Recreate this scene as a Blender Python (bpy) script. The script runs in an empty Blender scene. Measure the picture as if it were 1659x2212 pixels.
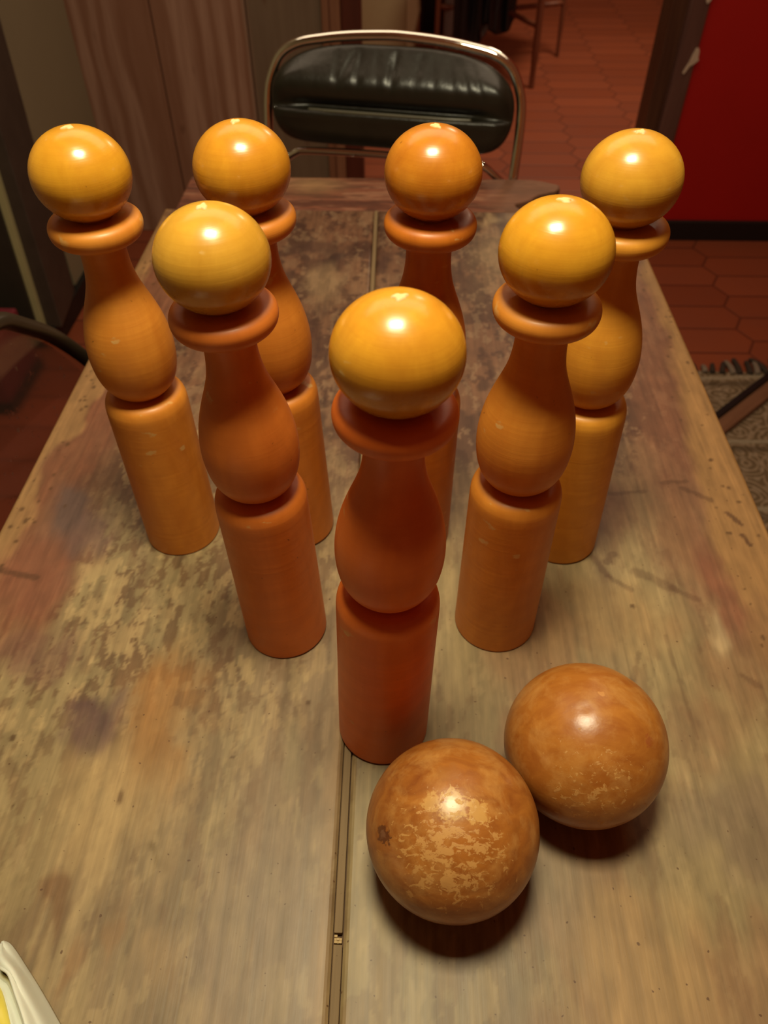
import bpy, bmesh, math, random
import numpy as np
from mathutils import Vector, Matrix
random.seed(7)
RNG = np.random.default_rng(11)
PI = math.pi
scn = bpy.context.scene
COL = scn.collection

# ------------------------------------------------------------------ helpers
def link(o, parent=None):
    COL.objects.link(o)
    if parent is not None:
        o.parent = parent
    return o

def mesh_obj(name, verts, faces, mat=None, parent=None, smooth=False):
    me = bpy.data.meshes.new(name)
    me.from_pydata([tuple(v) for v in verts], [], faces)
    me.validate(); me.update()
    if smooth:
        me.polygons.foreach_set('use_smooth', [True] * len(me.polygons))
    o = bpy.data.objects.new(name, me)
    if mat: me.materials.append(mat)
    return link(o, parent)

def thing(name, label, cat, loc=(0, 0, 0), rot=(0, 0, 0), group=None):
    o = bpy.data.objects.new(name, None)
    o.empty_display_size = 0.05
    o.location = loc; o.rotation_euler = rot
    link(o)
    return tag(o, label, cat, group)

def tag(o, label, cat, group=None):
    o['label'] = label; o['category'] = cat
    if group: o['group'] = group
    return o

def struct(o, label=None, cat=None):
    o['kind'] = 'structure'
    if label: o['label'] = label
    if cat: o['category'] = cat
    return o

def bm_obj(name, bm, mat=None, parent=None, smooth=False):
    me = bpy.data.meshes.new(name)
    bmesh.ops.recalc_face_normals(bm, faces=bm.faces)
    bm.to_mesh(me); bm.free()
    if smooth:
        me.polygons.foreach_set('use_smooth', [True] * len(me.polygons))
    o = bpy.data.objects.new(name, me)
    if mat: me.materials.append(mat)
    return link(o, parent)

def add_box(bm, lo, hi, bevel=0.0):
    r = bmesh.ops.create_cube(bm, size=1.0)
    lo, hi = Vector(lo), Vector(hi)
    c = (lo + hi) / 2; s = hi - lo
    for v in r['verts']:
        v.co = Vector((v.co.x * s.x, v.co.y * s.y, v.co.z * s.z)) + c
    if bevel > 0:
        es = list({e for v in r['verts'] for e in v.link_edges})
        bmesh.ops.bevel(bm, geom=es, offset=bevel, segments=2, affect='EDGES', profile=0.5)

def box(name, lo, hi, mat, parent=None, bevel=0.0):
    bm = bmesh.new(); add_box(bm, lo, hi, bevel)
    return bm_obj(name, bm, mat, parent)

def hexa(name, bottom, top, mat, parent=None, bevel=0.0):
    """prism from four bottom and four top corners"""
    bm = bmesh.new()
    b = [bm.verts.new(p) for p in bottom]; t = [bm.verts.new(p) for p in top]
    bm.faces.new(b[::-1]); bm.faces.new(t)
    for i in range(4):
        j = (i + 1) % 4
        bm.faces.new((b[i], b[j], t[j], t[i]))
    if bevel > 0:
        bmesh.ops.bevel(bm, geom=list(bm.edges), offset=bevel, segments=2, affect='EDGES', profile=0.5)
    return bm_obj(name, bm, mat, parent)

def lathe(name, prof, mat, parent=None, n=96):
    """closed surface of revolution from (r, z) pairs, bottom to top"""
    verts, faces = [], []
    for r, z in prof:
        for k in range(n):
            a = 2 * PI * k / n
            verts.append((r * math.cos(a), r * math.sin(a), z))
    m = len(prof)
    for i in range(m - 1):
        for k in range(n):
            k2 = (k + 1) % n
            faces.append((i * n + k, i * n + k2, (i + 1) * n + k2, (i + 1) * n + k))
    b = len(verts); verts.append((0, 0, prof[0][1])); verts.append((0, 0, prof[-1][1]))
    for k in range(n):
        k2 = (k + 1) % n
        faces.append((b, k2, k)); faces.append((b + 1, (m - 1) * n + k, (m - 1) * n + k2))
    return mesh_obj(name, verts, faces, mat, parent, smooth=True)

def smooth_path(pts, per=8, closed=False):
    """Catmull-Rom through the points"""
    P = [Vector(p) for p in pts]; n = len(P); out = []
    rng = range(n) if closed else range(n - 1)
    for i in rng:
        p0 = P[(i - 1) % n] if (closed or i > 0) else P[0]
        p1 = P[i]; p2 = P[(i + 1) % n]
        p3 = P[(i + 2) % n] if (closed or i + 2 < n) else P[-1]
        for s in range(per):
            t = s / per
            out.append(0.5 * ((2 * p1) + (p2 - p0) * t + (2 * p0 - 5 * p1 + 4 * p2 - p3) * t * t + (3 * p1 - p0 - 3 * p2 + p3) * t ** 3))
    if not closed: out.append(P[-1])
    return out

def add_tube(bm, path, r, seg=16, flat=1.0):
    """tube along a path with parallel-transported rings; r may be a list"""
    n = len(path); rings = []
    prev_t = None; nrm = None
    for i, p in enumerate(path):
        a = path[max(i - 1, 0)]; b = path[min(i + 1, n - 1)]
        t = (b - a).normalized()
        if nrm is None:
            h = Vector((0, 0, 1)) if abs(t.z) < 0.9 else Vector((1, 0, 0))
            nrm = (h - t * h.dot(t)).normalized()
        else:
            nrm = (nrm - t * nrm.dot(t)).normalized()
        bi = t.cross(nrm)
        rr = r[i] if isinstance(r, (list, tuple)) else r
        rings.append([bm.verts.new(p + nrm * (rr * math.cos(2 * PI * k / seg)) + bi * (rr * flat * math.sin(2 * PI * k / seg))) for k in range(seg)])
    for i in range(n - 1):
        for k in range(seg):
            k2 = (k + 1) % seg
            bm.faces.new((rings[i][k], rings[i][k2], rings[i + 1][k2], rings[i + 1][k]))
    bm.faces.new(rings[0][::-1]); bm.faces.new(rings[-1])

def tube(name, pts, r, mat, parent=None, seg=16, per=8, smooth_pts=True, flat=1.0):
    bm = bmesh.new()
    path = smooth_path(pts, per) if smooth_pts else [Vector(p) for p in pts]
    add_tube(bm, path, r, seg, flat)
    return bm_obj(name, bm, mat, parent, smooth=True)

# ------------------------------------------------------------------ node helpers
class NT:
    def __init__(self, name):
        self.m = bpy.data.materials.new(name); self.m.use_nodes = True
        self.t = self.m.node_tree; self.t.nodes.clear()
        self.out = self.t.nodes.new('ShaderNodeOutputMaterial')
        self.b = self.t.nodes.new('ShaderNodeBsdfPrincipled')
        self.t.links.new(self.b.outputs[0], self.out.inputs[0])
    def n(self, kind, **kw):
        x = self.t.nodes.new(kind)
        for k, v in kw.items(): setattr(x, k, v)
        return x
    def l(self, a, b): self.t.links.new(a, b)
    def setv(self, sock, v):
        if hasattr(v, 'is_output') or isinstance(v, bpy.types.NodeSocket): self.l(v, sock)
        else: sock.default_value = v
    def math(self, op, a, b=0.0, c=None, clamp=False):
        x = self.n('ShaderNodeMath', operation=op); x.use_clamp = clamp
        self.setv(x.inputs[0], a); self.setv(x.inputs[1], b)
        if c is not None: self.setv(x.inputs[2], c)
        return x.outputs[0]
    def mix(self, f, a, b, blend='MIX'):
        x = self.n('ShaderNodeMix', data_type='RGBA', blend_type=blend)
        self.setv(x.inputs[0], f)
        self.setv(x.inputs[6], a if not isinstance(a, tuple) else (*a, 1)[:4])
        self.setv(x.inputs[7], b if not isinstance(b, tuple) else (*b, 1)[:4])
        return x.outputs[2]
    def coords(self, scale=(1, 1, 1), loc=(0, 0, 0), kind='Object', rot=(0, 0, 0)):
        tc = self.n('ShaderNodeTexCoord'); mp = self.n('ShaderNodeMapping')
        mp.inputs['Scale'].default_value = scale; mp.inputs['Location'].default_value = loc
        mp.inputs['Rotation'].default_value = rot
        self.l(tc.outputs[kind], mp.inputs[0]); return mp.outputs[0]
    def noise(self, vec, scale=5, detail=4, rough=0.55, dist=0.0):
        x = self.n('ShaderNodeTexNoise')
        self.l(vec, x.inputs['Vector']); x.inputs['Scale'].default_value = scale
        x.inputs['Detail'].default_value = detail; x.inputs['Roughness'].default_value = rough
        x.inputs['Distortion'].default_value = dist
        return x.outputs['Fac']
    def ramp(self, f, stops):
        x = self.n('ShaderNodeValToRGB'); e = x.color_ramp.elements
        while len(e) < len(stops): e.new(0.5)
        for i, (p, c) in enumerate(stops):
            e[i].position = p
            e[i].color = (c, c, c, 1) if isinstance(c, (int, float)) else (*c, 1)
        self.l(f, x.inputs[0]); return x.outputs[0]
    def bump(self, h, strength=0.2, dist=0.01, chain=None):
        x = self.n('ShaderNodeBump'); x.inputs['Strength'].default_value = strength
        x.inputs['Distance'].default_value = dist
        self.l(h, x.inputs['Height'])
        if chain is not None: self.l(chain, x.inputs['Normal'])
        return x.outputs[0]
    def set(self, **kw):
        for k, v in kw.items():
            s = self.b.inputs[k.replace('_', ' ')]
            if isinstance(v, tuple) and len(v) == 3: v = (*v, 1)
            self.setv(s, v)
        return self

def plain(name, col, rough=0.5, metal=0.0, var=0.12, scale=30, **kw):
    """slightly mottled surface"""
    t = NT(name)
    nz = t.noise(t.coords(), scale, 4)
    a = tuple(c * (1 - var) for c in col); b = tuple(min(1, c * (1 + var)) for c in col)
    t.set(Base_Color=t.mix(nz, a, b), Roughness=rough, Metallic=metal, **kw)
    return t.m

# ------------------------------------------------------------------ materials
def pin_wood(name, light, dark, seed, gloss=1.0):
    t = NT(name)
    oi = t.n('ShaderNodeObjectInfo')
    off = (seed * 3.1, seed * 1.7, 0)
    grain = t.noise(t.coords((9, 9, 2.2), off), 4.0, 5, 0.6, 0.6)         # large soft figure
    rings = t.noise(t.coords((6, 6, 260), off), 1.0, 4, 0.6)               # fine turning lines
    fibre = t.noise(t.coords((150, 150, 9), off), 1.0, 3, 0.6)             # fibres along the axis
    fig = t.n('ShaderNodeTexWave', wave_type='RINGS', rings_direction='X')
    t.l(t.coords((1, 1, 0.55), (0.011 * seed, 0.02, 0.0), rot=(0.12, 0.2, 0.3 * seed)), fig.inputs['Vector'])
    fig.inputs['Scale'].default_value = 26; fig.inputs['Distortion'].default_value = 5.0; fig.inputs['Detail'].default_value = 2.0; fig.inputs['Detail Scale'].default_value = 0.6
    c = t.mix(t.ramp(grain, [(0.32, 0.0), (0.68, 1.0)]), light, dark)
    c = t.mix(t.math('MULTIPLY', fig.outputs['Fac'], 0.20), c, tuple(v * 0.82 for v in dark))
    c = t.mix(t.math('MULTIPLY', t.ramp(rings, [(0.45, 0.0), (0.7, 1.0)]), 0.42), c, dark)
    c = t.mix(t.math('MULTIPLY', t.ramp(fibre, [(0.5, 0.0), (0.75, 1.0)]), 0.35), c, dark)
    # pale knocks in the varnish and a few dark pores
    kn = t.noise(t.coords((1, 1, 1.6), (seed * 7.3, 2, seed)), 55, 3, 0.5)
    zone = t.noise(t.coords((1, 1, 1), (seed * 2.9, 5, seed * 1.3)), 14, 2, 0.5)
    k = t.math('MULTIPLY', t.ramp(kn, [(0.66, 0.0), (0.7, 1.0)]), t.ramp(zone, [(0.52, 0.0), (0.6, 0.7)]))
    c = t.mix(k, c, (0.62, 0.40, 0.14))
    po = t.noise(t.coords((1, 1, 1), (seed * 4.1, 9, seed)), 190, 2, 0.5)
    c = t.mix(t.ramp(po, [(0.74, 0.0), (0.79, 0.6)]), c, (0.10, 0.035, 0.008))
    rough = t.math('ADD', 0.20 if gloss == 1.0 else 0.40, t.math('MULTIPLY', kn, 0.14))
    nrm = t.bump(rings, 0.16, 0.0008)
    nrm = t.bump(kn, 0.10, 0.001, nrm)
    t.set(Base_Color=c, Roughness=rough, Specular_IOR_Level=0.45, Normal=nrm,
          Coat_Weight=0.25 * gloss, Coat_Roughness=0.16)
    return t.m

PINM = {   # head wood, body wood tinted redder to paint in the shade under the head
    'amber': (pin_wood('amber_varnished_wood', (0.66, 0.305, 0.022), (0.50, 0.200, 0.014), 1.0), pin_wood('amber_wood_shade_red', (0.76, 0.180, 0.022), (0.62, 0.125, 0.014), 1.5, 0.2)),
    'pale': (pin_wood('straw_varnished_wood', (0.64, 0.345, 0.040), (0.50, 0.245, 0.024), 2.0), pin_wood('straw_wood_shade_red', (0.70, 0.205, 0.028), (0.55, 0.145, 0.018), 2.5, 0.2)),
    'gold': (pin_wood('golden_varnished_wood', (0.67, 0.325, 0.022), (0.52, 0.220, 0.014), 3.0), pin_wood('golden_body_wood', (0.68, 0.265, 0.032), (0.55, 0.185, 0.020), 3.5, 0.2)),
    'honey': (pin_wood('honey_varnished_wood', (0.66, 0.300, 0.022), (0.50, 0.200, 0.014), 6.0), pin_wood('honey_body_wood', (0.66, 0.235, 0.028), (0.52, 0.165, 0.018), 6.5, 0.2)),
    'light': (pin_wood('light_varnished_wood', (0.66, 0.345, 0.034), (0.52, 0.240, 0.022), 7.0), pin_wood('light_body_wood', (0.70, 0.310, 0.030), (0.56, 0.220, 0.020), 7.5, 0.2)),
    'orange': (pin_wood('orange_varnished_wood', (0.58, 0.225, 0.018), (0.42, 0.135, 0.010), 4.0), pin_wood('orange_body_wood', (0.56, 0.165, 0.012), (0.42, 0.110, 0.008), 4.5, 0.2)),
}
M_TIP = plain('bare_pale_wood', (0.72, 0.46, 0.20), 0.6, var=0.25, scale=180)

def ball_wood(name, seed, spots, flake_dir, flake_amt, base, dark):
    t = NT(name)
    pale = (0.55, 0.29, 0.085)
    c0 = t.coords((1, 1, 1), (seed, seed * 2, 0))
    g = t.noise(t.coords((10, 26, 26), (seed, 0, 0), rot=(0.3, 0.5, 0.2)), 2.2, 5, 0.6, 0.8)
    c = t.mix(t.ramp(g, [(0.3, 0.0), (0.7, 1.0)]), base, dark)
    tc = t.n('ShaderNodeTexCoord'); nv = t.n('ShaderNodeVectorMath', operation='NORMALIZE')
    t.l(tc.outputs['Object'], nv.inputs[0]); N = nv.outputs[0]
    def near(d):
        x = t.n('ShaderNodeVectorMath', operation='DISTANCE')
        t.l(N, x.inputs[0]); x.inputs[1].default_value = d; return x.outputs['Value']
    # flaked varnish, densest round flake_dir
    fl = t.noise(t.coords((1, 1.6, 0.8), (seed * 3, 1, 2), rot=(0.2, 0.35, 0.5)), 165, 5, 0.66, 0.5)
    dens = t.ramp(near(flake_dir), [(0.30, 1.0), (1.45, 0.0)])
    thr = t.math('SUBTRACT', 0.70, t.math('MULTIPLY', dens, flake_amt))
    mask = t.math('MULTIPLY', t.math('SUBTRACT', fl, thr), 22.0, clamp=True)
    wear = t.math('MULTIPLY', t.ramp(t.noise(c0, 48, 6, 0.7, 0.4), [(0.46, 0.0), (0.66, 1.0)]), 0.42)
    c = t.mix(wear, c, pale)
    c = t.mix(t.math('MULTIPLY', mask, 0.70), c, pale)
    h = fl
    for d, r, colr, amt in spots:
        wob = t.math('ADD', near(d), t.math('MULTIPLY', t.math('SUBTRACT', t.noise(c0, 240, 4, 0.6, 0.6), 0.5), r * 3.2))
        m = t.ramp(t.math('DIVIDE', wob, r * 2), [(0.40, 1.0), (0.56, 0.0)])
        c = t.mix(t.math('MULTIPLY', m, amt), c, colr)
    # dents
    vo = t.n('ShaderNodeTexVoronoi'); t.l(c0, vo.inputs['Vector']); vo.inputs['Scale'].default_value = 48
    dent = t.ramp(vo.outputs['Distance'], [(0.0, 0.0), (0.25, 1.0)])
    nrm = t.bump(dent, 0.10, 0.002)
    nrm = t.bump(mask, 0.22, 0.001, nrm)
    nrm = t.bump(t.noise(c0, 90, 3), 0.16, 0.0015, nrm)
    t.set(Base_Color=c, Roughness=t.math('ADD', 0.33, t.math('MULTIPLY', mask, 0.25)), Specular_IOR_Level=0.5, Normal=nrm)
    return t.m

def table_wood(name, attr=True, col=(0.3, 0.18, 0.08), grain_axis=1, rough=0.36):
    t = NT(name)
    sc = [220, 220, 220]; sc[grain_axis] = 9
    s2 = [60, 60, 60]; s2[grain_axis] = 3.5
    fine = t.noise(t.coords(tuple(sc)), 1.0, 4, 0.6, 0.2)
    med = t.noise(t.coords(tuple(s2)), 1.0, 4, 0.6, 0.4)
    if attr:
        a = t.n('ShaderNodeVertexColor'); a.layer_name = 'wear'; c = a.outputs[0]
    else:
        c = (*col, 1)
    f = t.math('ADD', 0.70, t.math('MULTIPLY', fine, 0.6))
    c = t.mix(1.0, c, f, 'MULTIPLY')
    f2 = t.math('ADD', 0.72, t.math('MULTIPLY', med, 0.56))
    c = t.mix(1.0, c, f2, 'MULTIPLY')
    sp = t.noise(t.coords((1, 1, 1), (3, 1, 0)), 260, 1, 0.3)
    c = t.mix(t.ramp(sp, [(0.76, 0.0), (0.80, 0.75)]), c, (0.07, 0.025, 0.01))
    nrm = t.bump(fine, 0.14, 0.001)
    nrm = t.bump(t.noise(t.coords((1, 1, 1)), 45, 3), 0.08, 0.002, nrm)
    t.set(Base_Color=c, Roughness=t.math('ADD', rough, t.math('MULTIPLY', med, 0.22)), Specular_IOR_Level=0.35, Normal=nrm)
    return t.m

def tile_floor():
    t = NT('terracotta_picket_tiles')
    tc = t.n('ShaderNodeTexCoord'); sp = t.n('ShaderNodeSeparateXYZ'); t.l(tc.outputs['Object'], sp.inputs[0])
    x, y = sp.outputs[0], sp.outputs[1]
    W, H, A = 0.32, 0.1335, 0.017
    X = t.math('SUBTRACT', x, 1.069); Y = t.math('SUBTRACT', y, 0.094)
    s = t.math('SIGN', t.math('COSINE', t.math('MULTIPLY', X, PI / W)))
    # zigzag: -1 at the joints of the left column, +1 half a course on
    tri = t.math('SUBTRACT', t.math('MULTIPLY', t.math('PINGPONG', Y, H / 2), 4 / H), 1.0)
    X2 = t.math('SUBTRACT', X, t.math('MULTIPLY', t.math('MULTIPLY', tri, A), s))
    dx = t.math('PINGPONG', X2, W / 2)
    col = t.math('FLOOR', t.math('DIVIDE', X2, W))
    par = t.math('FLOORED_MODULO', col, 2.0)          # column -1 (left of 1.069) is odd
    Y2 = t.math('ADD', Y, t.math('MULTIPLY', t.math('SUBTRACT', 1.0, par), H / 2))
    dy = t.math('PINGPONG', Y2, H / 2)
    row = t.math('FLOOR', t.math('DIVIDE', Y2, H))
    d = t.math('MINIMUM', dx, dy)
    grout = t.ramp(t.math('MULTIPLY', d, 100.0), [(0.20, 1.0), (0.55, 0.0)])
    cv = t.n('ShaderNodeCombineXYZ'); t.l(col, cv.inputs[0]); t.l(row, cv.inputs[1])
    wn = t.n('ShaderNodeTexWhiteNoise'); t.l(cv.outputs[0], wn.inputs['Vector'])
    c = t.mix(wn.outputs['Value'], (0.215, 0.048, 0.018), (0.275, 0.066, 0.026))
    dirt = t.noise(t.coords((1, 1, 1)), 4.5, 5, 0.6)
    c = t.mix(t.math('MULTIPLY', t.ramp(dirt, [(0.4, 0.0), (0.75, 1.0)]), 0.4), c, (0.19, 0.050, 0.026))
    c = t.mix(t.math('MULTIPLY', grout, 0.9), c, (0.095, 0.022, 0.010))
    nrm = t.bump(t.ramp(t.math('MULTIPLY', d, 100.0), [(0.15, 0.0), (0.8, 1.0)]), 0.35, 0.004)
    t.set(Base_Color=c, Roughness=t.math('ADD', 0.42, t.math('MULTIPLY', dirt, 0.2)), Specular_IOR_Level=0.4, Normal=nrm)
    return t.m

def plank_wall():
    """old vertical boards with cathedral grain; object coords in metres"""
    t = NT('old_plank_boards')
    tc = t.n('ShaderNodeTexCoord'); sp = t.n('ShaderNodeSeparateXYZ'); t.l(tc.outputs['Object'], sp.inputs[0])
    x = sp.outputs[0]
    w1 = t.n('ShaderNodeTexWave', wave_type='RINGS', rings_direction='SPHERICAL')
    t.l(t.coords((6.5, 1.0, 1.0), (5.25, 0.2, -0.50)), w1.inputs['Vector'])
    w1.inputs['Scale'].default_value = 2.2; w1.inputs['Distortion'].default_value = 6.0
    w1.inputs['Detail'].default_value = 2.5; w1.inputs['Detail Scale'].default_value = 0.7
    str_ = t.noise(t.coords((55, 55, 3.0)), 1.0, 5, 0.6, 0.4)
    c = t.mix(t.ramp(w1.outputs['Fac'], [(0.35, 0.0), (0.95, 1.0)]), (0.37, 0.225, 0.160), (0.26, 0.135, 0.085))
    c = t.mix(t.math('MULTIPLY', t.ramp(str_, [(0.4, 0.0), (0.75, 1.0)]), 0.6), c, (0.19, 0.085, 0.048))
    # the last board before the jamb is greyer and darker
    g = t.ramp(t.math('MULTIPLY', t.math('ADD', x, 0.53), 20.0), [(0.2, 0.0), (0.8, 1.0)])
    dk = t.mix(str_, (0.20, 0.145, 0.095), (0.12, 0.080, 0.052))
    c = t.mix(g, c, dk)
    kn = t.noise(t.coords((7, 1, 2.5), (0.3, 0, 0.8)), 2.4, 2, 0.5)
    c = t.mix(t.ramp(kn, [(0.68, 0.0), (0.78, 0.7)]), c, (0.10, 0.038, 0.020))
    t.set(Base_Color=c, Roughness=0.6, Specular_IOR_Level=0.25, Normal=t.bump(str_, 0.25, 0.003))
    return t.m

def stained_wood(name, a, b, rough=0.45, scale=(40, 40, 3)):
    t = NT(name)
    n = t.noise(t.coords(scale), 1.0, 5, 0.6, 0.5)
    t.set(Base_Color=t.mix(t.ramp(n, [(0.3, 0.0), (0.7, 1.0)]), a, b), Roughness=rough, Specular_IOR_Level=0.35, Normal=t.bump(n, 0.15, 0.002))
    return t.m

def leather():
    t = NT('black_leather')
    c0 = t.coords()
    vo = t.n('ShaderNodeTexVoronoi'); t.l(c0, vo.inputs['Vector']); vo.inputs['Scale'].default_value = 420
    n2 = t.noise(t.coords((1, 1, 0.5)), 38, 4, 0.6)
    nrm = t.bump(vo.outputs['Distance'], 0.12, 0.0006)
    nrm = t.bump(n2, 0.25, 0.004, nrm)
    t.set(Base_Color=t.mix(n2, (0.010, 0.009, 0.006), (0.018, 0.016, 0.010)), Roughness=t.math('ADD', 0.27, t.math('MULTIPLY', n2, 0.14)),
          Specular_IOR_Level=0.5, Normal=nrm)
    return t.m

def smoked():
    t = NT('smoked_brown_acrylic')
    n = t.noise(t.coords(), 60, 3)
    t.set(Base_Color=(0.60, 0.44, 0.36), Roughness=0.10, IOR=1.46, Transmission_Weight=0.97, Specular_IOR_Level=0.35)
    sp = t.noise(t.coords(), 110, 1, 0.3)
    t.set(Roughness=t.ramp(sp, [(0.68, 0.06), (0.8, 0.4)]))
    return t.m

def rug_mat():
    t = NT('paisley_rug')
    tc = t.n('ShaderNodeTexCoord'); sp = t.n('ShaderNodeSeparateXYZ'); t.l(tc.outputs['Object'], sp.inputs[0])
    x, y = sp.outputs[0], sp.outputs[1]
    c0 = t.coords((1, 1, 1))
    # curling scrolls: distorted rings round scattered centres
    wob = t.n('ShaderNodeTexNoise'); t.l(c0, wob.inputs['Vector']); wob.inputs['Scale'].default_value = 14
    add = t.n('ShaderNodeVectorMath', operation='MULTIPLY_ADD'); t.l(wob.outputs['Color'], add.inputs[0])
    add.inputs[1].default_value = (0.035, 0.035, 0); t.l(c0, add.inputs[2])
    vo = t.n('ShaderNodeTexVoronoi', voronoi_dimensions='2D'); t.l(add.outputs[0], vo.inputs['Vector']); vo.inputs['Scale'].default_value = 14
    ring = t.math('PINGPONG', vo.outputs['Distance'], 0.11)
    m1 = t.ramp(t.math('DIVIDE', ring, 0.11), [(0.55, 0.0), (0.8, 1.0)])
    vo2 = t.n('ShaderNodeTexVoronoi', voronoi_dimensions='2D'); t.l(add.outputs[0], vo2.inputs['Vector']); vo2.inputs['Scale'].default_value = 34
    m2 = t.ramp(vo2.outputs['Distance'], [(0.18, 1.0), (0.34, 0.0)])
    c = t.mix(t.math('MULTIPLY', m1, 0.75), (0.145, 0.098, 0.055), (0.33, 0.235, 0.155))
    c = t.mix(t.math('MULTIPLY', m2, 0.45), c, (0.36, 0.27, 0.19))
    # woven border lines across the rug
    yy = t.math('ADD', y, t.math('MULTIPLY', t.math('SINE', t.math('MULTIPLY', x, 9.0)), 0.008))
    for yl in (1.835, 1.553, 1.306):
        m = t.ramp(t.math('MULTIPLY', t.math('ABSOLUTE', t.math('SUBTRACT', yy, yl)), 60.0), [(0.25, 1.0), (0.6, 0.0)])
        c = t.mix(t.math('MULTIPLY', m, 0.85), c, (0.30, 0.245, 0.17))
        m = t.ramp(t.math('MULTIPLY', t.math('ABSOLUTE', t.math('SUBTRACT', yy, yl - 0.03)), 60.0), [(0.4, 1.0), (0.9, 0.0)])
        c = t.mix(t.math('MULTIPLY', m, 0.6), c, (0.07, 0.045, 0.025))
    pile = t.noise(t.coords((1, 1, 1)), 420, 2)
    t.set(Base_Color=t.mix(1.0, c, t.math('ADD', 0.55, t.math('MULTIPLY', pile, 0.9)), 'MULTIPLY'), Roughness=0.95, Specular_IOR_Level=0.1, Normal=t.bump(pile, 0.4, 0.003))
    return t.m

def plastic_bag_mat():
    t = NT('white_plastic_film')
    n = t.noise(t.coords(), 30, 3)
    t.set(Base_Color=t.mix(n, (0.66, 0.66, 0.56), (0.78, 0.78, 0.68)), Roughness=0.3, Specular_IOR_Level=0.5, Subsurface_Weight=0.1,
          Normal=t.bump(n, 0.15, 0.003))
    return t.m

M_TABLE = table_wood('worn_table_planks')
M_TEDGE = table_wood('worn_table_edge', attr=False, col=(0.34, 0.19, 0.08))
M_TEND = table_wood('worn_end_board', grain_axis=0, rough=0.62)
M_TLEG = stained_wood('table_leg_wood', (0.16, 0.08, 0.035), (0.10, 0.045, 0.02))
M_SPLINE = table_wood('grey_brown_strip', attr=False, col=(0.19, 0.125, 0.060), rough=0.62)
M_SPLINTER = plain('bare_splinters', (0.42, 0.29, 0.13), 0.7)
M_GROOVE = plain('dark_groove', (0.09, 0.045, 0.018), 0.8)
M_FLOOR = tile_floor()
M_PLANK = plank_wall()
M_CHROME = NT('chrome').set(Base_Color=(0.78, 0.77, 0.70), Metallic=1.0, Roughness=0.06).m
M_LEATHER = leather()
M_SEAM_GLINT = plain('seam_glint_leather', (0.10, 0.095, 0.065), 0.28)  # paler than the leather, paints the light caught along the seam
M_SMOKE = smoked()
M_RIM = plain('dark_brown_rim', (0.030, 0.021, 0.012), 0.32)
M_RED = plain('red_painted_wall', (0.38, 0.0035, 0.0010), 0.55, var=0.10, scale=6)
M_BLACK = plain('black_paint', (0.006, 0.005, 0.005), 0.5)
M_PLASTER = plain('greenish_plaster', (0.24, 0.205, 0.125), 0.85, var=0.07, scale=5)
M_STONE = plain('dark_grey_brown_pier', (0.062, 0.046, 0.036), 0.55, var=0.35, scale=16)
M_STRIP = plain('pale_green_strip', (0.46, 0.44, 0.23), 0.5, var=0.1, scale=25)
M_DOOR = plain('dark_door', (0.030, 0.024, 0.017), 0.6, var=0.3, scale=14)
M_JAMB = stained_wood('red_brown_jamb', (0.090, 0.022, 0.012), (0.060, 0.014, 0.008))
M_LPOST = stained_wood('light_brown_post', (0.26, 0.125, 0.070), (0.17, 0.075, 0.040))
M_POSTD = stained_wood('dark_door_post', (0.095, 0.040, 0.022), (0.055, 0.020, 0.011))
M_POSTL = stained_wood('mauve_brown_casing', (0.135, 0.065, 0.052), (0.085, 0.040, 0.032))
M_CHIP = plain('bare_white_plaster', (0.50, 0.40, 0.30), 0.8)
M_CREAM = plain('cream_enamel', (0.36, 0.285, 0.16), 0.4, var=0.04)
M_CREAML = plain('pale_cream_enamel', (0.55, 0.48, 0.30), 0.4, var=0.04)
M_STOOL = stained_wood('red_brown_stool_wood', (0.19, 0.060, 0.030), (0.12, 0.034, 0.016))
M_CLOTH = plain('black_cloth', (0.010, 0.010, 0.012), 0.5, var=0.5, scale=9)
M_CLOTHG = plain('grey_pleat_cloth', (0.20, 0.15, 0.14), 0.7)  # grey cloth set between the black folds
M_BIN = plain('black_bin', (0.010, 0.006, 0.005), 0.5)
M_RUG = rug_mat()
M_FRINGE_D = plain('dark_fringe', (0.035, 0.022, 0.014), 0.95)
M_FRINGE_L = plain('pale_fringe', (0.20, 0.15, 0.11), 0.95)
M_BAG = plastic_bag_mat()
M_YELLOW = plain('yellow_wrapper', (0.70, 0.58, 0.10), 0.3, var=0.1)
M_CRIMSON = plain('crimson_fabric', (0.16, 0.012, 0.022), 0.7)
M_TAN = plain('tan_wood', (0.25, 0.12, 0.065), 0.6)
M_BATTEN = stained_wood('brown_batten', (0.21, 0.10, 0.055), (0.15, 0.068, 0.036), scale=(6, 40, 40))

# ------------------------------------------------------------------ setting
fl = box('floor', (-3.2, -1.6, -0.05), (3.6, 8.0, 0.0), M_FLOOR)
struct(fl, 'red terracotta floor of long pointed hexagonal tiles', 'floor')

wl = box('wall_left', (-1.25, 2.20, 0.0), (-1.062, 2.735, 2.5), M_PLASTER)
struct(wl, 'greenish grey plaster wall beside the plank wall', 'wall')
wl2 = box('wall_left', (-1.35, -1.6, 0.0), (-1.22, 2.2, 2.5), M_PLASTER); struct(wl2)
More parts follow.
